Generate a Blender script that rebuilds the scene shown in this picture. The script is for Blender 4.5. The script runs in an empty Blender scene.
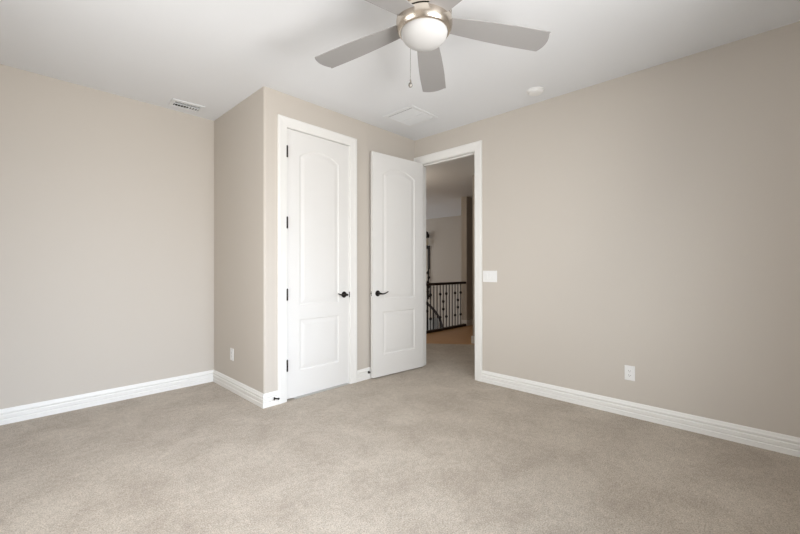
import bpy, bmesh, math, random
from mathutils import Vector, Matrix
random.seed(7)
SC = bpy.context.scene
COL = SC.collection
PI = math.pi

# ------------------------------------------------------------------ camera
XD, YC, XB, YA, H = 3.464, 3.070, 1.529, 4.181, 2.74     # right wall, closet front, closet side, left wall, ceiling
X0, Y0 = -0.46, -0.45                                     # walls behind the camera
cam_d = bpy.data.cameras.new('camera')
cam_d.sensor_width = 36.0
cam_d.lens = 379.25 / 800 * 36
cam_d.clip_start = 0.02
cam = bpy.data.objects.new('camera', cam_d)
COL.objects.link(cam)
yaw, pit, rol = 0.7644, 0.002226, -0.000761
fw = Vector((math.cos(yaw) * math.cos(pit), math.sin(yaw) * math.cos(pit), math.sin(pit)))
rt = Vector((math.sin(yaw), -math.cos(yaw), 0))
up = rt.cross(fw)
r2 = rt * math.cos(rol) + up * math.sin(rol)
u2 = -rt * math.sin(rol) + up * math.cos(rol)
m3 = Matrix((r2, u2, -fw)).transposed()
cam.matrix_world = Matrix.Translation((0, 0, 1.1886)) @ m3.to_4x4()
SC.camera = cam

# ------------------------------------------------------------------ world, lights, exposure
w = bpy.data.worlds.new('world')
SC.world = w
w.use_nodes = True
w.node_tree.nodes['Background'].inputs[0].default_value = (0.80, 0.90, 1.0, 1)
w.node_tree.nodes['Background'].inputs[1].default_value = 1.0
vs = SC.view_settings
vs.view_transform = 'Standard'
vs.look = 'None'
vs.gamma = 1
vs.use_curve_mapping = False
vs.exposure = -0.01

WX0, WX1, WZ0, WZ1 = 0.25, 2.25, 0.65, 2.20
VY0, VY1 = 1.3, 2.7              # side window opening, added to let in fill light


def area(name, loc, aim, sx, sy, power, col, spread=180):
    d = bpy.data.lights.new(name, 'AREA')
    d.shape = 'RECTANGLE'
    d.size, d.size_y = sx, sy
    d.energy = power
    d.color = col
    d.spread = math.radians(spread)
    o = bpy.data.objects.new(name, d)
    COL.objects.link(o)
    o.location = loc
    o.rotation_euler = (Vector(aim) - Vector(loc)).to_track_quat('-Z', 'Y').to_euler()
    return o


WXM = (WX0 + WX1) / 2
area('window_sky_light', (0.9, Y0 - 0.14, 1.42), (0.0, 4, -0.6), 1.95, 1.5, 26, (0.69, 0.82, 1.0), 72)
area('window_sky_light_low', (0.9, Y0 - 0.14, 1.42), (3.6, 2.0, 0.4), 1.95, 1.5, 10, (0.90, 0.95, 1.0), 75)
area('window_ground_light', (WXM, Y0 - 0.15, 1.40), (WXM - 0.95, 4, 3.1), 0.95, 0.85, 49, (1.0, 0.982, 0.955), 138)
area('side_fill_light', (X0 - 0.14, (VY0 + VY1) / 2, 1.42), (4, (VY0 + VY1) / 2, 1.1), VY1 - VY0, 1.5, 21, (1.0, 0.955, 0.90), 160)  # added unseen source, lifts the closet side and right walls
area('stairwell_fill_area', (7.2, 9.1, 1.3), (7.2, 0, 1.0), 2.2, 1.8, 14, (1.0, 0.90, 0.79))  # added unseen area fill that brightens the stairwell


def point_fill(name, loc, power):
    d = bpy.data.lights.new(name, 'POINT')
    d.energy = power
    d.color = (1.0, 0.84, 0.66)
    d.shadow_soft_size = 0.15
    o = bpy.data.objects.new(name, d)
    COL.objects.link(o)
    o.location = loc


point_fill('stair_fill', (5.0, 6.8, 1.0), 15)  # added hidden fill for the far hall wall and ceiling
point_fill('hall_fill', (4.35, 4.25, 2.0), 9)  # added hidden fill for the wood landing and hall ceiling



# ------------------------------------------------------------------ materials
def srgb(r, g, b):
    f = lambda c: c / 12.92 if c <= 0.04045 else ((c + 0.055) / 1.055) ** 2.4
    return (f(r / 255), f(g / 255), f(b / 255), 1)


def mat(name, col, rough=0.6, metal=0.0, bump=0.0, scale=200.0, var=0.0, spec=0.5):
    m = bpy.data.materials.new(name)
    m.use_nodes = True
    nt = m.node_tree
    b = nt.nodes['Principled BSDF']
    b.inputs['Base Color'].default_value = col
    b.inputs['Roughness'].default_value = rough
    b.inputs['Metallic'].default_value = metal
    b.inputs['Specular IOR Level'].default_value = spec
    tc = nt.nodes.new('ShaderNodeTexCoord')
    if bump or var:
        n = nt.nodes.new('ShaderNodeTexNoise')
        n.inputs['Scale'].default_value = scale
        n.inputs['Detail'].default_value = 4
        nt.links.new(tc.outputs['Object'], n.inputs['Vector'])
        if bump:
            bp = nt.nodes.new('ShaderNodeBump')
            bp.inputs['Strength'].default_value = bump
            bp.inputs['Distance'].default_value = 0.002
            nt.links.new(n.outputs['Fac'], bp.inputs['Height'])
            nt.links.new(bp.outputs['Normal'], b.inputs['Normal'])
        if var:
            mx = nt.nodes.new('ShaderNodeMixRGB')
            mx.blend_type = 'MIX'
            mx.inputs[1].default_value = tuple(c * (1 - var) for c in col[:3]) + (1,)
            mx.inputs[2].default_value = tuple(min(1, c * (1 + var)) for c in col[:3]) + (1,)
            nt.links.new(n.outputs['Fac'], mx.inputs[0])
            nt.links.new(mx.outputs[0], b.inputs['Base Color'])
    return m


def carpet_mat():
    m = bpy.data.materials.new('carpet')
    m.use_nodes = True
    nt = m.node_tree
    N, L = nt.nodes.new, nt.links.new
    b = nt.nodes['Principled BSDF']
    b.inputs['Roughness'].default_value = 0.95
    b.inputs['Specular IOR Level'].default_value = 0.1
    b.inputs['Sheen Weight'].default_value = 0.15
    tc = N('ShaderNodeTexCoord')

    def noise(s, d=3, r=0.6):
        n = N('ShaderNodeTexNoise')
        n.inputs['Scale'].default_value = s
        n.inputs['Detail'].default_value = d
        n.inputs['Roughness'].default_value = r
        L(tc.outputs['Object'], n.inputs['Vector'])
        return n
    tuft, clump, nap = noise(150, 2, 0.8), noise(30, 4, 0.7), noise(3.2, 5, 0.62)
    nap.inputs['Distortion'].default_value = 0.5

    def ramp(n, a, c, p0, p1):
        r = N('ShaderNodeValToRGB')
        r.color_ramp.elements[0].color = a
        r.color_ramp.elements[1].color = c
        r.color_ramp.elements[0].position = p0
        r.color_ramp.elements[1].position = p1
        L(n.outputs['Fac'], r.inputs[0])
        return r
    base = ramp(nap, srgb(172, 160, 146), srgb(190, 179, 165), 0.34, 0.66)      # pile leaning one way or the other
    t = ramp(tuft, (0.55, 0.54, 0.53, 1), (1.40, 1.40, 1.40, 1), 0.28, 0.72)
    c = ramp(clump, (0.86, 0.86, 0.855, 1), (1.12, 1.12, 1.12, 1), 0.3, 0.7)
    m1 = N('ShaderNodeMixRGB'); m1.blend_type = 'MULTIPLY'; m1.inputs[0].default_value = 1
    m2 = N('ShaderNodeMixRGB'); m2.blend_type = 'MULTIPLY'; m2.inputs[0].default_value = 1
    L(base.outputs[0], m1.inputs[1]); L(t.outputs[0], m1.inputs[2])
    L(m1.outputs[0], m2.inputs[1]); L(c.outputs[0], m2.inputs[2])
    L(m2.outputs[0], b.inputs['Base Color'])
    add = N('ShaderNodeMath'); add.operation = 'ADD'
    L(tuft.outputs['Fac'], add.inputs[0]); L(clump.outputs['Fac'], add.inputs[1])
    bp = N('ShaderNodeBump')
    bp.inputs['Strength'].default_value = 0.55
    bp.inputs['Distance'].default_value = 0.006
    L(add.outputs[0], bp.inputs['Height'])
    L(bp.outputs['Normal'], b.inputs['Normal'])
    return m


def brushed_mat():
    m = mat('brushed_nickel', srgb(206, 196, 184), 0.27, 1.0)
    nt = m.node_tree
    b = nt.nodes['Principled BSDF']
    tc = nt.nodes['Texture Coordinate']
    mp = nt.nodes.new('ShaderNodeMapping')
    mp.inputs['Scale'].default_value = (3, 3, 500)
    n = nt.nodes.new('ShaderNodeTexNoise')
    n.inputs['Scale'].default_value = 4
    nt.links.new(tc.outputs['Object'], mp.inputs[0])
    nt.links.new(mp.outputs[0], n.inputs['Vector'])
    bp = nt.nodes.new('ShaderNodeBump')
    bp.inputs['Strength'].default_value = 0.12
    bp.inputs['Distance'].default_value = 0.001
    nt.links.new(n.outputs['Fac'], bp.inputs['Height'])
    nt.links.new(bp.outputs['Normal'], b.inputs['Normal'])
    return m


def wood_mat():
    m = bpy.data.materials.new('hall_wood')
    m.use_nodes = True
    nt = m.node_tree
    b = nt.nodes['Principled BSDF']
    b.inputs['Roughness'].default_value = 0.45
    tc = nt.nodes.new('ShaderNodeTexCoord')
    mp = nt.nodes.new('ShaderNodeMapping')
    mp.inputs['Scale'].default_value = (1.2, 9, 1)
    n = nt.nodes.new('ShaderNodeTexNoise')
    n.inputs['Scale'].default_value = 3
    n.inputs['Detail'].default_value = 5
    r = nt.nodes.new('ShaderNodeValToRGB')
    r.color_ramp.elements[0].color = srgb(178, 134, 94)
    r.color_ramp.elements[1].color = srgb(206, 164, 120)
    nt.links.new(tc.outputs['Object'], mp.inputs[0])
    nt.links.new(mp.outputs[0], n.inputs['Vector'])
    nt.links.new(n.outputs['Fac'], r.inputs[0])
    nt.links.new(r.outputs[0], b.inputs['Base Color'])
    return m


M_WALL = mat('beige_wall_paint', srgb(203, 196, 187), 0.75, bump=0.10, scale=90, spec=0.3)
M_CEIL = mat('white_ceiling_paint', srgb(233, 235, 238), 0.85, bump=0.08, scale=70, spec=0.2)
M_TRIM = mat('white_trim_paint', srgb(238, 237, 234), 0.42, bump=0.02, scale=60)
M_DOOR = mat('white_door_paint', srgb(232, 231, 229), 0.45, bump=0.03, scale=60)
M_CARPET = carpet_mat()
M_WOOD = wood_mat()
M_BRONZE = mat('oil_rubbed_bronze', srgb(44, 40, 38), 0.38, 0.7, var=0.15, scale=30)
M_IRON = mat('dark_iron', srgb(38, 33, 30), 0.5, 0.4, var=0.2, scale=30)
M_RAILW = mat('dark_stained_handrail', srgb(48, 34, 27), 0.4, 0.0, var=0.25, scale=12)
M_PLATE = mat('white_plastic', srgb(238, 238, 237), 0.35, var=0.01, scale=5)
M_SLOT = mat('dark_slot', srgb(50, 48, 46), 0.7, var=0.1, scale=20)
M_VENT = mat('white_vent_enamel', srgb(233, 235, 237), 0.45, var=0.01, scale=5)
M_DUCT_SHADE = mat('duct_shade', srgb(62, 58, 54), 0.8, var=0.1, scale=20)  # darkness inside the duct put into a plate's colour
M_NICKEL = brushed_mat()
M_CHAIN = mat('dull_nickel_chain', srgb(138, 134, 128), 0.5, 0.6, var=0.1, scale=40)
M_BLADE = mat('silver_grey_blade', srgb(152, 150, 149), 0.55, 0.0, var=0.02, scale=8)
M_GLOBE = mat('frosted_opal_glass', srgb(192, 191, 190), 0.6, var=0.005, scale=3)
M_CANDLE = mat('pale_candle', srgb(200, 190, 172), 0.6, var=0.05, scale=10)


# ------------------------------------------------------------------ mesh helpers
def link(name, bm, m, parent=None, smooth=False, bevel=0, loc=None):
    bmesh.ops.remove_doubles(bm, verts=bm.verts, dist=1e-6)
    bmesh.ops.recalc_face_normals(bm, faces=bm.faces)
    me = bpy.data.meshes.new(name)
    bm.to_mesh(me)
    bm.free()
    me.materials.append(m)
    o = bpy.data.objects.new(name, me)
    COL.objects.link(o)
    if parent:
        o.parent = parent
    if loc is not None:
        o.location = loc
    if smooth:
        for p in me.polygons:
            p.use_smooth = True
        try:
            me.set_sharp_from_angle(angle=math.radians(40))
        except Exception:
            pass
    if bevel:
        md = o.modifiers.new('bevel', 'BEVEL')
        md.width = bevel
        md.segments = 2
        md.limit_method = 'ANGLE'
    return o


def bx(bm, x0, y0, z0, x1, y1, z1, mtx=None):
    v = [bm.verts.new((x, y, z)) for z in (z0, z1) for x, y in ((x0, y0), (x1, y0), (x1, y1), (x0, y1))]
    if mtx:
        for q in v:
            q.co = mtx @ q.co
    for f in ((0, 3, 2, 1), (4, 5, 6, 7), (0, 1, 5, 4), (1, 2, 6, 5), (2, 3, 7, 6), (3, 0, 4, 7)):
        bm.faces.new([v[i] for i in f])
    return v


def prism(bm, poly, z0, z1):
    a = [bm.verts.new((p[0], p[1], z0)) for p in poly]
    b = [bm.verts.new((p[0], p[1], z1)) for p in poly]
    n = len(poly)
    bm.faces.new(a[::-1])
    bm.faces.new(b)
    for i in range(n):
        bm.faces.new([a[i], a[(i + 1) % n], b[(i + 1) % n], b[i]])


def lathe(bm, prof, n=32, mtx=None):
    rings = []
    for r, z in prof:
        if r < 1e-6:
            rings.append([bm.verts.new((0, 0, z))])
        else:
            rings.append([bm.verts.new((r * math.cos(2 * PI * i / n), r * math.sin(2 * PI * i / n), z)) for i in range(n)])
    for a, b in zip(rings, rings[1:]):
        for i in range(n):
            j = (i + 1) % n
            q = [a[i % len(a)], a[j % len(a)], b[j % len(b)], b[i % len(b)]]
            u = []
            for k in q:
                if k not in u:
                    u.append(k)
            if len(u) > 2:
                bm.faces.new(u)
    for R in (rings[0], rings[-1]):
        if len(R) > 1:
            bm.faces.new(R)
    if mtx:
        for R in rings:
            for v in R:
                v.co = mtx @ v.co


def tube(bm, pts, r, n=10, caps=True):
    pts = [Vector(p) for p in pts]
    rr = r if isinstance(r, (list, tuple)) else [r] * len(pts)
    rings = []
    ref = None
    for i, p in enumerate(pts):
        d = (pts[min(i + 1, len(pts) - 1)] - pts[max(i - 1, 0)]).normalized()
        if ref is None:
            ref = d.orthogonal().normalized()
        ref = (ref - d * ref.dot(d)).normalized()
        e = d.cross(ref)
        rings.append([bm.verts.new(p + (ref * math.cos(2 * PI * k / n) + e * math.sin(2 * PI * k / n)) * rr[i]) for k in range(n)])
    for a, b in zip(rings, rings[1:]):
        for k in range(n):
            bm.faces.new([a[k], a[(k + 1) % n], b[(k + 1) % n], b[k]])
    if caps:
        bm.faces.new(rings[0][::-1])
        bm.faces.new(rings[-1])


def sweep(bm, frames):
    """frames: list of equal-length point lists; skins between them and caps the ends"""
    R = [[bm.verts.new(p) for p in f] for f in frames]
    n = len(R[0])
    for a, b in zip(R, R[1:]):
        for k in range(n):
            bm.faces.new([a[k], a[(k + 1) % n], b[(k + 1) % n], b[k]])
    bm.faces.new(R[0][::-1])
    bm.faces.new(R[-1])


def tag(o, label, cat, group=None, kind=None):
    if label:
        o['label'] = label
    if cat:
        o['category'] = cat
    if group:
        o['group'] = group
    if kind:
        o['kind'] = kind
    return o


def struct(name, bm, m, label, cat, **k):
    return tag(link(name, bm, m, **k), label, cat, kind='structure')


def empty(name, loc, rz=0):
    o = bpy.data.objects.new(name, None)
    COL.objects.link(o)
    o.location = loc
    o.rotation_euler = (0, 0, rz)
    o.empty_display_size = 0.1
    return o


def copy_tree(o, parent=None):
    c = o.copy()
    COL.objects.link(c)
    if parent:
        c.parent = parent
    for ch in list(o.children):
        copy_tree(ch, c)
    return c


# ------------------------------------------------------------------ room shell
OY0, OY1, OZ = 2.215, 3.000, 2.435                        # bedroom door opening in the right wall
CX0, CX1, CZ = 1.740, 2.452, 2.443                        # closet door opening in the closet front
HC = 2.65                                                 # hall ceiling
T = 0.12

bm = bmesh.new()
prism(bm, [(X0 - T, Y0 - T), (XD, Y0 - T), (XD, YC), (XB + 0.3, YC), (XB + 0.3, YA + T), (X0 - T, YA + T)], -0.1, 0)
struct('floor', bm, M_CARPET, 'beige cut pile carpet covering the bedroom floor', 'carpet')
bm = bmesh.new()
bx(bm, X0 - T, Y0 - T, H, XD + T, YA + T, H + 0.1)
struct('ceiling', bm, M_CEIL, 'flat white bedroom ceiling', 'ceiling')
bm = bmesh.new()
bx(bm, X0 - T, YA, 0, XB + T, YA + T, H)
struct('wall_left', bm, M_WALL, 'beige wall left of the closet bump-out with a ceiling register above', 'wall')

# closet side wall and front wall meet in a rounded (bullnose) corner
R = 0.02
arc = [(XB + R - R * math.cos(t), YC + R - R * math.sin(t)) for t in [PI / 2 * k / 8 for k in range(9)]]
bm = bmesh.new()
prism(bm, [(XB, YA)] + arc + [(XB + T, YC), (XB + T, YA)], 0, H)
struct('wall_closet_side', bm, M_WALL, 'narrow shaded beige side wall of the closet bump-out', 'wall', smooth=True)
bm = bmesh.new()
bx(bm, XB + T, YC, 0, CX0, YC + T, H)
bx(bm, CX1, YC, 0, XD, YC + T, H)
bx(bm, CX0, YC, CZ, CX1, YC + T, H)
struct('wall_closet_front', bm, M_WALL, 'beige wall around the closed closet door', 'wall')
bm = bmesh.new()
bx(bm, XD, Y0 - T, 0, XD + T, OY0, H)
bx(bm, XD, OY1, 0, XD + T, YC + T, H)
bx(bm, XD, OY0, OZ, XD + T, OY1, H)
struct('wall_right', bm, M_WALL, 'long beige wall with switch and outlet right of the doorway', 'wall')
bm = bmesh.new()
bx(bm, X0 - T, Y0 - T, 0, X0, VY0, H)
bx(bm, X0 - T, VY1, 0, X0, YA, H)
bx(bm, X0 - T, VY0, 0, X0, VY1, WZ0)
bx(bm, X0 - T, VY0, WZ1, X0, VY1, H)
struct('wall_west', bm, M_WALL, 'beige wall behind the camera on the left', 'wall')
bm = bmesh.new()
bx(bm, X0, Y0 - T, 0, WX0, Y0, H)
bx(bm, WX1, Y0 - T, 0, XD, Y0, H)
bx(bm, WX0, Y0 - T, 0, WX1, Y0, WZ0)
bx(bm, WX0, Y0 - T, WZ1, WX1, Y0, H)
struct('wall_rear', bm, M_WALL, 'beige window wall behind the camera', 'wall')
# frames of the rear window and the added side window
bm = bmesh.new()
f = 0.05
bx(bm, WX0, Y0 - T, WZ0, WX0 + f, Y0 - 0.05, WZ1)
bx(bm, WX1 - f, Y0 - T, WZ0, WX1, Y0 - 0.05, WZ1)
bx(bm, WX0 + f, Y0 - T, WZ0, WX1 - f, Y0 - 0.05, WZ0 + f)
bx(bm, WX0 + f, Y0 - T, WZ1 - f, WX1 - f, Y0 - 0.05, WZ1)
xm = (WX0 + WX1) / 2
bx(bm, xm - 0.025, Y0 - T, WZ0 + f, xm + 0.025, Y0 - 0.05, WZ1 - f)
struct('window_1', bm, M_TRIM, 'white framed two-light window behind the camera', 'window')

bm = bmesh.new()  # unseen side window, added to go with the side fill
bx(bm, X0 - T, VY0, WZ0, X0 - 0.05, VY0 + f, WZ1)
bx(bm, X0 - T, VY1 - f, WZ0, X0 - 0.05, VY1, WZ1)
bx(bm, X0 - T, VY0 + f, WZ0, X0 - 0.05, VY1 - f, WZ0 + f)
bx(bm, X0 - T, VY0 + f, WZ1 - f, X0 - 0.05, VY1 - f, WZ1)
struct('added_side_window', bm, M_TRIM, 'added white framed window, unseen in the side wall behind the camera', 'window')

# closet interior back so the door gaps are not see-through
bm = bmesh.new()
bx(bm, XB + T, YC + 0.7, 0, XD + T, YC + 0.8, H)
struct('wall_closet_back', bm, M_WALL, 'beige back wall inside the closet', 'wall')

# ------------------------------------------------------------------ baseboards
BP = [(0, 0), (0.017, 0), (0.017, 0.034), (0.0125, 0.038), (0.0125, 0.042), (0.016, 0.047), (0.016, 0.066), (0.0155, 0.070),
      (0.0105, 0.074), (0.0105, 0.079), (0.0145, 0.084), (0.0145, 0.093), (0.010, 0.100), (0.0075, 0.110), (0.004, 0.117), (0, 0.118)]


def baseboard(name, a, b, n, label, m0=0, m1=0):
    """a->b along the wall foot, n = room-side normal; m0/m1 = mitre shift per unit thickness at each end"""
    a, b, n = Vector(a + (0,)), Vector(b + (0,)), Vector(n + (0,))
    d = (b - a).normalized()
    bm = bmesh.new()
    sweep(bm, [[tuple(a + n * t + d * (m0 * t) + Vector((0, 0, z))) for t, z in BP],
               [tuple(b + n * t + d * (m1 * t) + Vector((0, 0, z))) for t, z in BP]])
    return struct(name, bm, M_TRIM, label, 'baseboard')


CW = 0.088
baseboard('baseboard_left', (X0, YA), (XB, YA), (0, -1), 'white baseboard along the left wall', 1, -1)
baseboard('baseboard_closet_side', (XB, YA), (XB, YC), (-1, 0), 'short white baseboard along the closet side wall', 1, 1)
baseboard('baseboard_closet_corner', (XB, YC), (CX0 - CW, YC), (0, -1), 'tiny white baseboard between the outer corner and the closet door casing', -1, 0)
baseboard('baseboard_closet_front', (CX1 + CW, YC), (XD, YC), (0, -1), 'white baseboard between the closet door and the open door', 0, -1)
baseboard('baseboard_right', (XD, OY0 - CW), (XD, Y0), (-1, 0), 'long white baseboard along the right wall', 0, -1)
baseboard('baseboard_rear', (XD, Y0), (X0, Y0), (0, 1), 'white baseboard along the wall behind the camera', 1, -1)
baseboard('baseboard_west', (X0, Y0), (X0, YA), (1, 0), 'white baseboard along the wall behind the camera on the left', 1, -1)

# ------------------------------------------------------------------ door casings (profile: across from the opening edge, proud of the wall)
CP = [(0.0, 0), (0.0, 0.010), (0.004, 0.0125), (0.018, 0.0135), (0.050, 0.0165), (0.062, 0.019), (0.080, 0.020), (0.088, 0.017), (0.088, 0)]


def casing(bm, u0, u1, z1, place):
    """U-shaped mitred trim round an opening; place(u, z, out) -> point"""
    fr = []
    fr.append([place(u0 - s, 0, t) for s, t in CP])
    fr.append([place(u0 - s, z1 + s, t) for s, t in CP])
    fr.append([place(u1 + s, z1 + s, t) for s, t in CP])
    fr.append([place(u1 + s, 0, t) for s, t in CP])
    sweep(bm, fr)


bm = bmesh.new()
casing(bm, CX0, CX1, CZ, lambda u, z, t: (u, YC - t, z))
# jamb lining and stop behind the closed door
bx(bm, CX0 - 0.001, YC, 0, CX0 + 0.0015, YC + T, CZ)
bx(bm, CX1 - 0.0015, YC, 0, CX1 + 0.001, YC + T, CZ)
bx(bm, CX0 + 0.0015, YC, CZ - 0.0015, CX1 - 0.0015, YC + T, CZ + 0.001)
bx(bm, CX0 + 0.0015, YC + 0.045, 0, CX0 + 0.014, YC + 0.08, CZ - 0.0015)
bx(bm, CX1 - 0.014, YC + 0.045, 0, CX1 - 0.0015, YC + 0.08, CZ - 0.0015)
struct('trim_1', bm, M_TRIM, 'white casing around the closed closet door', 'door trim')

bm = bmesh.new()
casing(bm, OY0, OY1, OZ, lambda u, z, t: (XD - t, u, z))
casing(bm, OY0, OY1, OZ, lambda u, z, t: (XD + T + t, u, z))
bx(bm, XD, OY0 - 0.001, 0, XD + T, OY0 + 0.006, OZ)
bx(bm, XD, OY1 - 0.006, 0, XD + T, OY1 + 0.001, OZ)
bx(bm, XD, OY0 + 0.006, OZ - 0.006, XD + T, OY1 - 0.006, OZ + 0.001)
bx(bm, XD + 0.045, OY0 + 0.006, 0, XD + 0.085, OY0 + 0.017, OZ - 0.006)
bx(bm, XD + 0.045, OY1 - 0.017, 0, XD + 0.085, OY1 - 0.006, OZ - 0.006)
bx(bm, XD + 0.045, OY0 + 0.017, OZ - 0.017, XD + 0.085, OY1 - 0.017, OZ - 0.006)
struct('trim_2', bm, M_TRIM, 'white casing and jamb around the doorway to the hall', 'door trim')


# ------------------------------------------------------------------ moulded two-panel doors
def panel_loops(W, d):
    """outlines of the lower and the arch-topped upper panel, inset by d"""
    a, b = W * 0.185, W * 0.815
    low = [(a + d, 0.232 + d), (b - d, 0.232 + d), (b - d, 0.700 - d), (a + d, 0.700 - d)]
    upz, zs, crest = 0.832, 2.205, 2.278
    N = 20
    up_ = [(a + d, upz + d), (b - d, upz + d)]
    for k in range(N + 1):
        x = (b - d) + (a - b + 2 * d) * k / N
        q = (2 * x - a - b) / (b - a)
        up_.append((x, zs + (crest - zs) * (1 - q * q) - d * 1.08))
    return [low, up_]


def door_slab(W, Hd, th):
    """x: 0..W from the hinge, z: 0..Hd, front face at y=0 (facing -y), back at y=th"""
    bm = bmesh.new()
    rim = [(0, 0), (W, 0), (W, Hd), (0, Hd)]
    sides = []
    for y, sgn in ((0, 1), (th, -1)):
        def V(p, dep):
            return bm.verts.new((p[0], y + sgn * dep, p[1]))
        ro = [V(p, 0) for p in rim]
        edges = [bm.edges.new((ro[i], ro[(i + 1) % 4])) for i in range(4)]
        steps = [(0, 0), (0.005, 0.0035), (0.012, 0.0055), (0.020, 0.0055), (0.034, 0.0035), (0.050, 0.0012), (0.056, 0.0010)]
        for which in (0, 1):
            rings = [[V(p, dep) for p in panel_loops(W, off)[which]] for off, dep in steps]
            n = len(rings[0])
            for i in range(n):
                edges.append(bm.edges.new((rings[0][i], rings[0][(i + 1) % n])))
            for A, B in zip(rings, rings[1:]):
                for i in range(n):
                    bm.faces.new([A[i], A[(i + 1) % n], B[(i + 1) % n], B[i]])
            bm.faces.new(rings[-1])
        bmesh.ops.triangle_fill(bm, use_beauty=True, use_dissolve=False, edges=edges)
        sides.append(ro)
    a, b = sides
    for i in range(4):
        bm.faces.new([a[i], a[(i + 1) % 4], b[(i + 1) % 4], b[i]])
    return bm


def lever(parent, x, y, z, dirx, outy):
    """rose + neck + wavy lever; outy = -1 or +1 (away from the door face), dirx = lever direction"""
    rot = Matrix.Translation((x, y, z)) @ Matrix.Rotation(-outy * PI / 2, 4, 'X')
    bm = bmesh.new()
    lathe(bm, [(0.0, 0), (0.031, 0), (0.032, 0.004), (0.029, 0.009), (0.020, 0.012), (0.0, 0.012)], 28, rot)
    rose = link('lever_rose', bm, M_BRONZE, parent, smooth=True)
    bm = bmesh.new()
    lathe(bm, [(0.0, 0.010), (0.013, 0.010), (0.011, 0.03), (0.012, 0.045), (0.012, 0.058), (0.0, 0.060)], 16, rot)
    pts, rad = [], []
    for k in range(13):
        t = k / 12
        pts.append((x + dirx * (0.108 * t), y + outy * (0.050 + 0.004 * math.sin(PI * t)), z - 0.006 * math.sin(PI * t * 1.25) + 0.013 * t * t))
        rad.append(0.0095 - 0.0045 * t)
    tube(bm, pts, rad, 10)
    link('lever_arm', bm, M_BRONZE, parent, smooth=True)


def hinge_mesh(zc):
    bm = bmesh.new()
    lathe(bm, [(0, -0.054), (0.004, -0.054), (0.0078, -0.049), (0.0078, 0.049), (0.004, 0.054), (0, 0.054)], 12, Matrix.Translation((0.003, -0.0155, zc)))
    bx(bm, -0.0035, -0.016, zc - 0.049, 0.003, 0.003, zc + 0.049)
    bx(bm, 0.001, -0.0022, zc - 0.049, 0.014, 0.002, zc + 0.049)
    return bm


# closed closet door
W1, H1 = CX1 - CX0 - 0.0072, 2.421
d1 = empty('door_1', (CX0 + 0.0045, YC + 0.004, 0.016))
tag(d1, 'closed white two-panel arch-top closet door with dark hinges at its left', 'door', kind='structure')
link('door_slab', door_slab(W1, H1, 0.035), M_DOOR, d1, smooth=False)
for z in (0.303, 0.935, 1.577, 2.211):
    h = link('hinge', hinge_mesh(z), M_BRONZE, d1, smooth=True)
    h.location = (-0.007, -0.001, 0)
    h['label'] = 'dark bronze hinge'
lever(d1, W1 - 0.066, 0, 0.902, -1, -1)
bm = bmesh.new()
bx(bm, W1 - 0.0035, -0.0075, 0.872, W1 + 0.0115, -0.0035, 0.928)
sp = link('strike_plate', bm, M_BRONZE, d1)
sp['label'] = 'dark bronze strike lip at the latch side'

# open bedroom door: local x runs from hinge (0) to latch (W), front face (seen) at y=0
W2 = 0.750
hinge_p = Vector((XD - 0.004, 2.936, 0.012))
latch_p = Vector((2.715, 3.006, 0.012))
v = latch_p - hinge_p
ang = math.atan2(v.y, v.x)
d2 = empty('door_2', hinge_p, ang)
tag(d2, 'open white two-panel arch-top bedroom door swung back toward the closet wall', 'door', kind='structure')
sl = door_slab(W2, H1, 0.035)
for q in sl.verts:                                         # thickness goes toward the wall (local -y because x points away)
    q.co.y = -q.co.y
link('door_slab', sl, M_DOOR, d2)
lever(d2, W2 - 0.066, 0, 0.902, -1, 1)
bm = bmesh.new()
bx(bm, W2 - 0.001, -0.0285, 0.872, W2 + 0.0012, -0.0065, 0.930)
lf = link('latch_plate', bm, M_PLATE, d2)
bm = bmesh.new()
bx(bm, W2 + 0.001, -0.0235, 0.912, W2 + 0.0016, -0.0115, 0.924)
bx(bm, W2 + 0.001, -0.0235, 0.878, W2 + 0.0016, -0.0115, 0.890)
bx(bm, W2 + 0.001, -0.0225, 0.895, W2 + 0.009, -0.0125, 0.908)
link('latch_bolt', bm, M_BRONZE, lf)
for z in (0.30, 1.25, 2.20):
    bm = bmesh.new()
    lathe(bm, [(0, -0.052), (0.0062, -0.047), (0.0062, 0.047), (0, 0.052)], 12, Matrix.Translation((-0.004, -0.039, z)))
    hh = link('hinge', bm, M_BRONZE, d2, smooth=True)
    hh['label'] = 'dark bronze hinge'


# ------------------------------------------------------------------ door stops
def door_stop(loc, label, out, wall_dir=(0, -1, 0)):
    e = empty('door_stop', loc)
    tag(e, label, 'door stop')
    rot = Matrix.Rotation(PI / 2, 4, 'X')                  # axis along -y
    bm = bmesh.new()
    lathe(bm, [(0, 0), (0.0135, 0), (0.0135, 0.003), (0.009, 0.007), (0.0055, 0.010), (0.0055, out - 0.012), (0, out - 0.012)], 18, rot)
    link('stem', bm, M_BRONZE, e, smooth=True)
    bm = bmesh.new()
    lathe(bm, [(0, out - 0.012), (0.0085, out - 0.012), (0.0095, out - 0.006), (0.008, out), (0, out)], 18, rot)
    link('bumper', bm, M_SLOT, e, smooth=True)
    return e


a1 = door_stop((1.614, YC - 0.017, 0.060), 'small dark door stop on the baseboard just left of the closet door casing', 0.045)
a1.rotation_euler = (0, 0, math.radians(38))
a2 = door_stop((2.698, YC - 0.017, 0.072), 'small dark door stop on the baseboard beside the latch edge of the open door', 0.022)


# ------------------------------------------------------------------ switch and outlets
def plate(name, loc, rz, w_, h_, label, cat, group=None):
    e = empty(name, loc, rz)                               # local: x along the wall, -y into the room
    tag(e, label, cat, group)
    bm = bmesh.new()
    bx(bm, -w_ / 2, -0.005, -h_ / 2, w_ / 2, 0, h_ / 2)
    link('wall_plate', bm, M_PLATE, e, bevel=0.0022)
    return e


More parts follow.
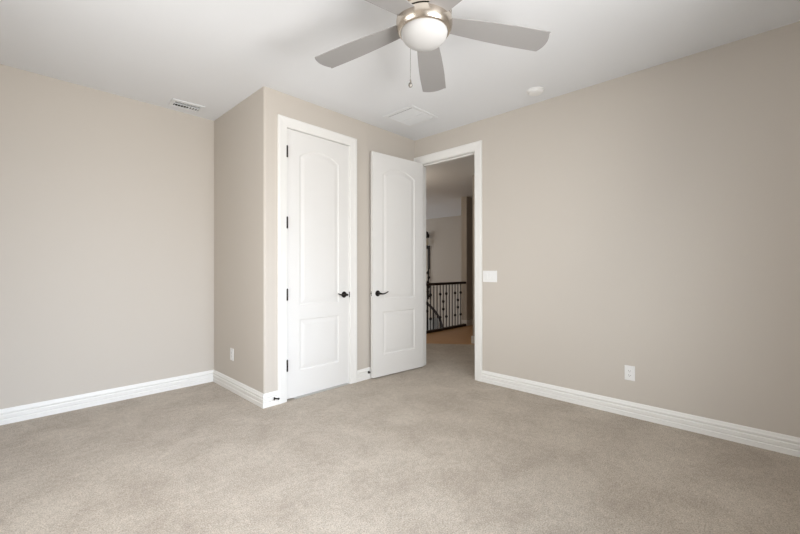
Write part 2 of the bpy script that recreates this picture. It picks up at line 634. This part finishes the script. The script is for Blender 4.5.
def outlet(loc, rz, label):
    e = plate('wall_outlet', loc, rz, 0.073, 0.117, label, 'outlet', 'white wall outlets')
    bm = bmesh.new()
    bx(bm, -0.0168, -0.0072, -0.033, 0.0168, -0.004, 0.033)
    r = link('receptacle', bm, M_PLATE, e, bevel=0.001)
    bm = bmesh.new()
    for s in (-1, 1):
        bx(bm, -0.0075, -0.0076, s * 0.0175 - 0.003, -0.0055, -0.0070, s * 0.0175 + 0.006)
        bx(bm, 0.0055, -0.0076, s * 0.0175 - 0.002, 0.0075, -0.0070, s * 0.0175 + 0.005)
        bx(bm, -0.002, -0.0076, s * 0.0175 - 0.0095, 0.002, -0.0070, s * 0.0175 - 0.0055)
    link('slot', bm, M_SLOT, r)
    return e


outlet((XD, 0.775, 0.346), -PI / 2, 'white outlet low on the long right wall')
outlet((XB, 3.722, 0.352), -PI / 2, 'white outlet low on the narrow closet side wall')
e = plate('light_switch', (XD, 2.036, 1.100), -PI / 2, 0.163, 0.117, 'white three-gang light switch plate beside the doorway casing', 'light switch')
for k in (-1, 0, 1):
    bm = bmesh.new()
    x = k * 0.046
    vv = bx(bm, x - 0.0165, -0.0068, -0.033, x + 0.0165, -0.004, 0.033)
    for q in vv:
        if q.co.y < -0.006 and q.co.z > 0:
            q.co.y -= 0.003
    link('rocker', bm, M_PLATE, e, bevel=0.0008)

# ------------------------------------------------------------------ ceiling register, return grille, smoke detector
e = empty('air_register', (1.205, 3.975, H))
e.rotation_euler = (0, 0, math.radians(-4))
tag(e, 'small louvred ceiling air register near the left wall', 'air vent')
bm = bmesh.new()
w2, h2 = 0.136, 0.094
iw, ih = 0.108, 0.062
for (x0, y0, x1, y1) in ((-w2, -h2, w2, -ih), (-w2, ih, w2, h2), (-w2, -ih, -iw, ih), (iw, -ih, w2, ih)):
    bx(bm, x0, y0, -0.008, x1, y1, 0)
link('frame', bm, M_VENT, e, bevel=0.002)
bm = bmesh.new()
bx(bm, -iw, -ih, -0.0012, iw, ih, -0.0002)
link('duct_shade_plate', bm, M_DUCT_SHADE, e)  # flat dark plate under the solid ceiling, duct shade as colour
bm = bmesh.new()
for k in range(9):
    x = -iw + 0.012 + k * (2 * iw - 0.024) / 8
    sgn = 1 if k < 4.5 else -1
    mt = Matrix.Translation((x, 0, -0.0055)) @ Matrix.Rotation(sgn * math.radians(40), 4, 'Y')
    bx(bm, -0.0011, 0.0, -0.0058, 0.0011, ih, 0.0058, mt)
for k in range(5):
    y = -0.053 + k * 0.0125
    mt = Matrix.Translation((0, y, -0.0050)) @ Matrix.Rotation(math.radians(-62), 4, 'X')
    bx(bm, -iw, -0.0008, -0.0050, iw, 0.0008, 0.0050, mt)
bx(bm, -iw, -0.0015, -0.008, iw, 0.0005, -0.001)
lv = link('louvres', bm, M_VENT, e)

e = empty('return_air_grille', (2.883, 2.612, H))
tag(e, 'square white return air grille on the ceiling near the doorway', 'air vent')
s, i_ = 0.200, 0.165
bm = bmesh.new()
for (x0, y0, x1, y1) in ((-s, -s, s, -i_), (-s, i_, s, s), (-s, -i_, -i_, i_), (i_, -i_, s, i_)):
    bx(bm, x0, y0, -0.008, x1, y1, 0)
link('frame', bm, M_VENT, e, bevel=0.002)
bm = bmesh.new()
bx(bm, -i_, -i_, -0.0012, i_, i_, -0.0002)
link('duct_shade_plate', bm, M_DUCT_SHADE, e)  # no cavity behind the louvres, its shade is the plate colour
bm = bmesh.new()
for k in range(21):
    y = -i_ + 0.008 + k * (2 * i_ - 0.016) / 20
    mt = Matrix.Translation((0, y, -0.0085)) @ Matrix.Rotation(math.radians(52), 4, 'X')
    bx(bm, -i_ + 0.006, -0.0008, -0.0072, i_ - 0.006, 0.0008, 0.0072, mt)
bx(bm, -0.004, -i_, -0.014, 0.004, i_, -0.002)
link('louvres', bm, M_VENT, e)

e = empty('smoke_detector', (3.215, 1.440, H))
tag(e, 'round white smoke detector on the ceiling near the right wall', 'smoke detector')
bm = bmesh.new()
lathe(bm, [(0, 0), (0.072, 0), (0.072, -0.008), (0.066, -0.010), (0, -0.010)], 40)
link('mounting_base', bm, M_PLATE, e, smooth=True)
bm = bmesh.new()
lathe(bm, [(0, -0.009), (0.064, -0.009), (0.063, -0.016), (0.056, -0.024), (0.040, -0.028), (0.018, -0.030), (0, -0.030)], 40)
link('cover', bm, M_PLATE, e, smooth=True)

# ------------------------------------------------------------------ ceiling fan
FX, FY = 1.497, 1.261
ZB = 2.458
fan = empty('ceiling_fan', (FX, FY, H))
tag(fan, 'brushed nickel ceiling fan with five silver blades and a white bowl light', 'ceiling fan')
bm = bmesh.new()
lathe(bm, [(0, 0), (0.085, 0), (0.088, -0.01), (0.080, -0.045), (0.060, -0.06), (0, -0.06)], 48)
link('canopy', bm, M_NICKEL, fan, smooth=True)
bm = bmesh.new()
zt = ZB - H
lathe(bm, [(0, -0.055), (0.045, -0.055), (0.05, -0.075), (0.11, -0.10), (0.136, -0.13), (0.141, -0.18), (0.141, zt + 0.034),
           (0.135, zt + 0.031), (0.135, zt + 0.027), (0.141, zt + 0.024), (0.141, zt + 0.010), (0, zt + 0.010)], 64)
link('motor_housing', bm, M_NICKEL, fan, smooth=True)
bm = bmesh.new()
lathe(bm, [(0, zt + 0.011), (0.132, zt + 0.011), (0.132, zt + 0.002), (0, zt + 0.002)], 48)
link('shadow_gap', bm, M_SLOT, fan, smooth=True)
bm = bmesh.new()
lathe(bm, [(0, zt + 0.003), (0.141, zt + 0.003), (0.1445, zt - 0.001), (0.1445, zt - 0.024), (0.140, zt - 0.042), (0.131, zt - 0.056), (0.126, zt - 0.060),
           (0.1215, zt - 0.060), (0.119, zt - 0.052), (0, zt - 0.052)], 64)
link('light_ring', bm, M_NICKEL, fan, smooth=True)
bm = bmesh.new()
prof = [(0, zt - 0.050), (0.118, zt - 0.050), (0.1195, zt - 0.060)]
for k in range(1, 13):
    t = k / 12 * PI / 2
    prof.append((0.1195 * math.cos(t) if k < 12 else 0, zt - 0.060 - 0.068 * math.sin(t)))
lathe(bm, prof, 64)
g = link('light_bowl', bm, M_GLOBE, fan, smooth=True)
g['label'] = 'white frosted glass bowl'


def blade_bm():
    # outline in local x (radial) / y; leading edge bulges, tip slants
    r0, r1 = 0.125, 0.658
    top, bot = [], []
    N = 26
    for k in range(N + 1):
        t = k / N
        x = r0 + (r1 - r0) * t
        yw = 0.056 + 0.025 * math.sin(min(t, 0.8) / 0.8 * PI / 2)
        top.append((x, yw))
        bot.append((x, -yw * 0.96))
    # rounded tip
    tip = []
    ya, yb = top[-1][1], bot[-1][1]
    for k in range(1, 12):
        t = k / 12
        y = ya + (yb - ya) * t
        x = r1 + 0.026 * math.sin(PI * t) ** 0.75 - 0.012 * t
        tip.append((x, y))
    ol = bot + tip[::-1] + top[::-1]
    bm = bmesh.new()
    prism(bm, ol, -0.0019, 0.0019)
    return bm


def iron_bm():
    bm = bmesh.new()
    bx(bm, 0.085, -0.030, 0.003, 0.20, 0.030, 0.007)
    bx(bm, 0.185, -0.042, 0.003, 0.235, 0.042, 0.007)
    for y in (-0.028, 0, 0.028):
        lathe(bm, [(0, 0.007), (0.006, 0.007), (0.004, 0.0095), (0, 0.0095)], 10, Matrix.Translation((0.212, y, 0)))
    return bm


first = None
for k in range(5):
    if first is None:
        b = link('blade', blade_bm(), M_BLADE, fan, bevel=0.0008)
        ir = link('blade_iron', iron_bm(), M_NICKEL, b)
        b['label'] = 'silver grey fan blade'
        first = b
    else:
        b = copy_tree(first)
        b.parent = fan
    a = math.radians(34 + 72 * k)
    b.matrix_basis = Matrix.Translation((0, 0, zt + 0.004)) @ Matrix.Rotation(a, 4, 'Z') @ Matrix.Rotation(math.radians(4.5), 4, 'Y') @ Matrix.Rotation(math.radians(-4), 4, 'X')

# pull chain hanging from the rim of the light ring
bm = bmesh.new()
cx, cy = 0.022, 0.116
z0_, z1_ = zt - 0.054, zt - 0.252
lathe(bm, [(0, z0_ + 0.01), (0.004, z0_ + 0.01), (0.004, z0_ - 0.012), (0, z0_ - 0.012)], 10, Matrix.Translation((cx, cy, 0)))
tube(bm, [(cx, cy, z0_), (cx, cy, z1_)], 0.0008, 6)
nb = 40
for k in range(nb):
    zz = z0_ + (z1_ - z0_) * k / nb
    bmesh.ops.create_icosphere(bm, subdivisions=1, radius=0.0017, matrix=Matrix.Translation((cx, cy, zz)))
pc = link('pull_chain', bm, M_CHAIN, fan, smooth=True)
bm = bmesh.new()
lathe(bm, [(0, z1_ + 0.004), (0.003, z1_ + 0.002), (0.0045, z1_ - 0.006), (0.003, z1_ - 0.012), (0.0085, z1_ - 0.020), (0.0115, z1_ - 0.030), (0.007, z1_ - 0.040), (0, z1_ - 0.041)], 16,
      Matrix.Translation((cx, cy, 0)))
link('pull_fob', bm, M_CHAIN, pc, smooth=True)

# ------------------------------------------------------------------ hall beyond the doorway
bm = bmesh.new()
bx(bm, XD, OY0, -0.1, XD + T, OY1, 0)
prism(bm, [(XD + T, 1.2), (5.6, 1.2), (5.6, 2.50), (4.05, 4.53), (XD + T, 4.53)], -0.1, 0)
struct('floor_hall_carpet', bm, M_CARPET, 'beige carpet inside and just beyond the doorway', 'carpet')
bm = bmesh.new()
prism(bm, [(5.6, 1.2), (9.0, 1.2), (9.0, 4.53), (4.05, 4.53), (5.6, 2.50)], -0.1, 0)
struct('floor_hall_wood', bm, M_WOOD, 'warm brown wood landing floor in front of the stair railing', 'floor')
bm = bmesh.new()
bx(bm, XD + T, 1.2, HC, 9.0, 9.2, HC + 0.1)
struct('ceiling_hall', bm, M_CEIL, 'dim ceiling of the hall beyond the doorway', 'ceiling')
XH = 8.81
bm = bmesh.new()
bx(bm, XH, 1.2, -2.2, XH + T, 9.2, HC)
struct('wall_hall_back', bm, M_WALL, 'dim beige wall at the far end of the stairwell', 'wall')
bm = bmesh.new()
bx(bm, XD + T, 1.08, 0, XH, 1.2, HC)
struct('wall_hall_right', bm, M_WALL, 'hall side wall hidden right of the doorway', 'wall')
bm = bmesh.new()
bx(bm, XD + T, 9.2, -2.2, 5.9, 9.32, HC)
bx(bm, 8.5, 9.2, -2.2, XH + T, 9.32, HC)
bx(bm, 5.9, 9.2, -2.2, 8.5, 9.32, 0.3)  # opening added to match the stairwell fill
bx(bm, 5.9, 9.2, 2.3, 8.5, 9.32, HC)
struct('wall_hall_left', bm, M_WALL, 'unseen stairwell wall with an added opening, left of the doorway', 'wall')
bm = bmesh.new()
bx(bm, XD, YC + T, -2.2, XD + T, 9.2, HC)
struct('wall_hall_near', bm, M_WALL, 'hall wall hidden behind the closet', 'wall')
bm = bmesh.new()
bx(bm, XD + T, 4.53, -2.3, XH, 9.2, -2.2)
struct('floor_stairwell', bm, M_WOOD, 'lower floor at the foot of the stairwell', 'floor')
# stub wall that the railing runs into, and the nearer hall wall end
bm = bmesh.new()
bx(bm, 6.55, 4.39, 0, XH, 4.52, HC)
struct('wall_stair_stub', bm, M_WALL, 'narrow dark wall end beside the end of the stair railing', 'wall')
bm = bmesh.new()
bx(bm, 6.533, 4.373, 0, 6.55, 4.53, 0.115)
bx(bm, 6.55, 4.373, 0, XH, 4.39, 0.115)
struct('baseboard_stair_stub', bm, M_TRIM, 'white baseboard around the foot of the narrow dark hall wall', 'baseboard')
bm = bmesh.new()
bx(bm, 5.10, 1.2, 0, 5.22, 3.305, HC)
struct('wall_hall_corner', bm, M_WALL, 'sliver of hall wall just inside the right doorway casing', 'wall')
bm = bmesh.new()
bx(bm, 5.083, 1.2, 0, 5.10, 3.322, 0.115)
bx(bm, 5.10, 3.305, 0, 5.237, 3.322, 0.115)
struct('baseboard_hall_corner', bm, M_TRIM, 'white baseboard sliver in the hall by the right doorway casing', 'baseboard')

# stair railing: wood handrail, iron balusters with knuckles, bottom rail
YR = 4.42
rail = empty('stair_railing', (5.75, YR, 0))
tag(rail, 'dark stair railing with iron balusters seen through the doorway', 'railing')
L0, L1 = 4.62 - 5.75, 6.532 - 5.75
hp = [(-0.028, 0.862), (0.028, 0.862), (0.032, 0.878), (0.028, 0.900), (0.014, 0.910), (-0.014, 0.910), (-0.028, 0.900), (-0.032, 0.878)]
bm = bmesh.new()
sweep(bm, [[(L0, y, z) for y, z in hp], [(L1, y, z) for y, z in hp]])
link('handrail', bm, M_RAILW, rail)
bm = bmesh.new()
bx(bm, L0, -0.035, 0, L1, 0.035, 0.045)
link('bottom_rail', bm, M_RAILW, rail, bevel=0.004)
pat = ['TB', '', '', 'TB', 'M']                           # pattern by index mod 5, index 0 = first baluster in view


def knuckle(parent, x, z):
    bm = bmesh.new()
    lathe(bm, [(0, -0.030), (0.012, -0.028), (0.026, -0.009), (0.026, 0.009), (0.012, 0.028), (0, 0.030)], 12, Matrix.Translation((x, 0, z)))
    link('knuckle', bm, M_IRON, parent, smooth=True)


for k in range(-8, 11):
    x = 5.42 + 0.096 * k - 5.75
    bm = bmesh.new()
    bx(bm, x - 0.0065, -0.0065, 0.045, x + 0.0065, 0.0065, 0.865)
    b = link('baluster', bm, M_IRON, rail)
    kind = ('TB', '', '', 'TB', 'M')[k % 5]
    if kind == 'TB':
        knuckle(b, x, 0.69)
        knuckle(b, x, 0.25)
    elif kind == 'M':
        knuckle(b, x, 0.545)
        knuckle(b, x, 0.40)

# curved handrails of the stair winding down behind the railing
e = empty('curved_stair_railing', (6.2, 5.6, -0.4))
tag(e, 'dark curved stair railing winding down behind the straight railing', 'railing')
cpts = [(5.90, 5.55, 0.66), (6.00, 5.55, 0.58), (6.08, 5.53, 0.44), (6.13, 5.51, 0.24), (6.16, 5.50, 0.02), (6.18, 5.50, -0.25)]
bm = bmesh.new()
o0 = Vector((6.2, 5.6, -0.4))


def smooth_pts(c, n=6):
    out = []
    for i in range(len(c) - 1):
        p0, p1, p2, p3 = (Vector(c[max(i - 1, 0)]), Vector(c[i]), Vector(c[i + 1]), Vector(c[min(i + 2, len(c) - 1)]))
        for k in range(n):
            t = k / n
            out.append(0.5 * ((2 * p1) + (p2 - p0) * t + (2 * p0 - 5 * p1 + 4 * p2 - p3) * t * t + (3 * p1 - p0 - 3 * p2 + p3) * t ** 3))
    out.append(Vector(c[-1]))
    return out


tube(bm, [p - o0 for p in smooth_pts(cpts)], 0.026, 10)
link('handrail', bm, M_RAILW, e, smooth=True)
cp2 = [(6.22, 5.52, 0.33), (6.40, 5.52, 0.42), (6.65, 5.50, 0.36), (6.85, 5.45, 0.18), (6.98, 5.40, -0.03), (7.05, 5.38, -0.3)]
bm = bmesh.new()
tube(bm, [p - o0 for p in smooth_pts(cp2)], 0.028, 10)
link('handrail', bm, M_RAILW, e, smooth=True)
for i, p in enumerate(smooth_pts(cp2, 3)[1:-2]):
    bm = bmesh.new()
    tube(bm, [p - o0, Vector((p.x, p.y, -1.5)) - o0], 0.009, 6)
    link('baluster', bm, M_IRON, e)
for i, p in enumerate(smooth_pts(cpts, 2)[1:-2]):
    bm = bmesh.new()
    tube(bm, [p - o0, Vector((p.x, p.y, -1.5)) - o0], 0.009, 6)
    link('baluster', bm, M_IRON, e)
bm = bmesh.new()
prism(bm, [(p.x - o0.x, p.y + 0.12 - o0.y) for p in smooth_pts(cp2, 3)] + [(p.x - o0.x, p.y + 0.24 - o0.y) for p in smooth_pts(cp2, 3)[::-1]], -1.8, 0.42)
sw = link('stair_wall', bm, M_WALL, e)
sw['label'] = 'low curved beige wall behind the handrail'

# iron sconce on the far wall at the edge of the open door
e = empty('wall_sconce', (XH, 7.24, 1.6))
tag(e, 'tall dark iron wall sconce with pale candle, half hidden behind the open door', 'wall sconce')
bm = bmesh.new()
bx(bm, -0.03, -0.035, -0.45, 0.0, 0.035, 0.25)
for k in range(6):
    lathe(bm, [(0, -0.06), (0.035, -0.02), (0.045, 0), (0.035, 0.02), (0, 0.06)], 12, Matrix.Translation((-0.04, 0.0 + 0.02 * (-1) ** k, -0.56 - 0.14 * k)))
tube(bm, [(-0.03, 0, -0.45), (-0.04, 0.01, -0.9), (-0.04, 0, -1.35)], 0.02, 8)
tube(bm, [(-0.01, 0, 0.2), (-0.09, 0, 0.16), (-0.10, 0, 0.26)], 0.02, 8)
link('bracket', bm, M_IRON, e, smooth=True)
bm = bmesh.new()
lathe(bm, [(0, 0.26), (0.045, 0.26), (0.045, 0.46), (0, 0.47)], 16, Matrix.Translation((-0.10, 0, 0)))
link('candle', bm, M_CANDLE, e, smooth=True)
bm = bmesh.new()
lathe(bm, [(0, 0.47), (0.06, 0.48), (0.075, 0.56), (0.03, 0.66), (0, 0.68)], 16, Matrix.Translation((-0.10, 0, 0)))
link('cap', bm, M_IRON, e, smooth=True)
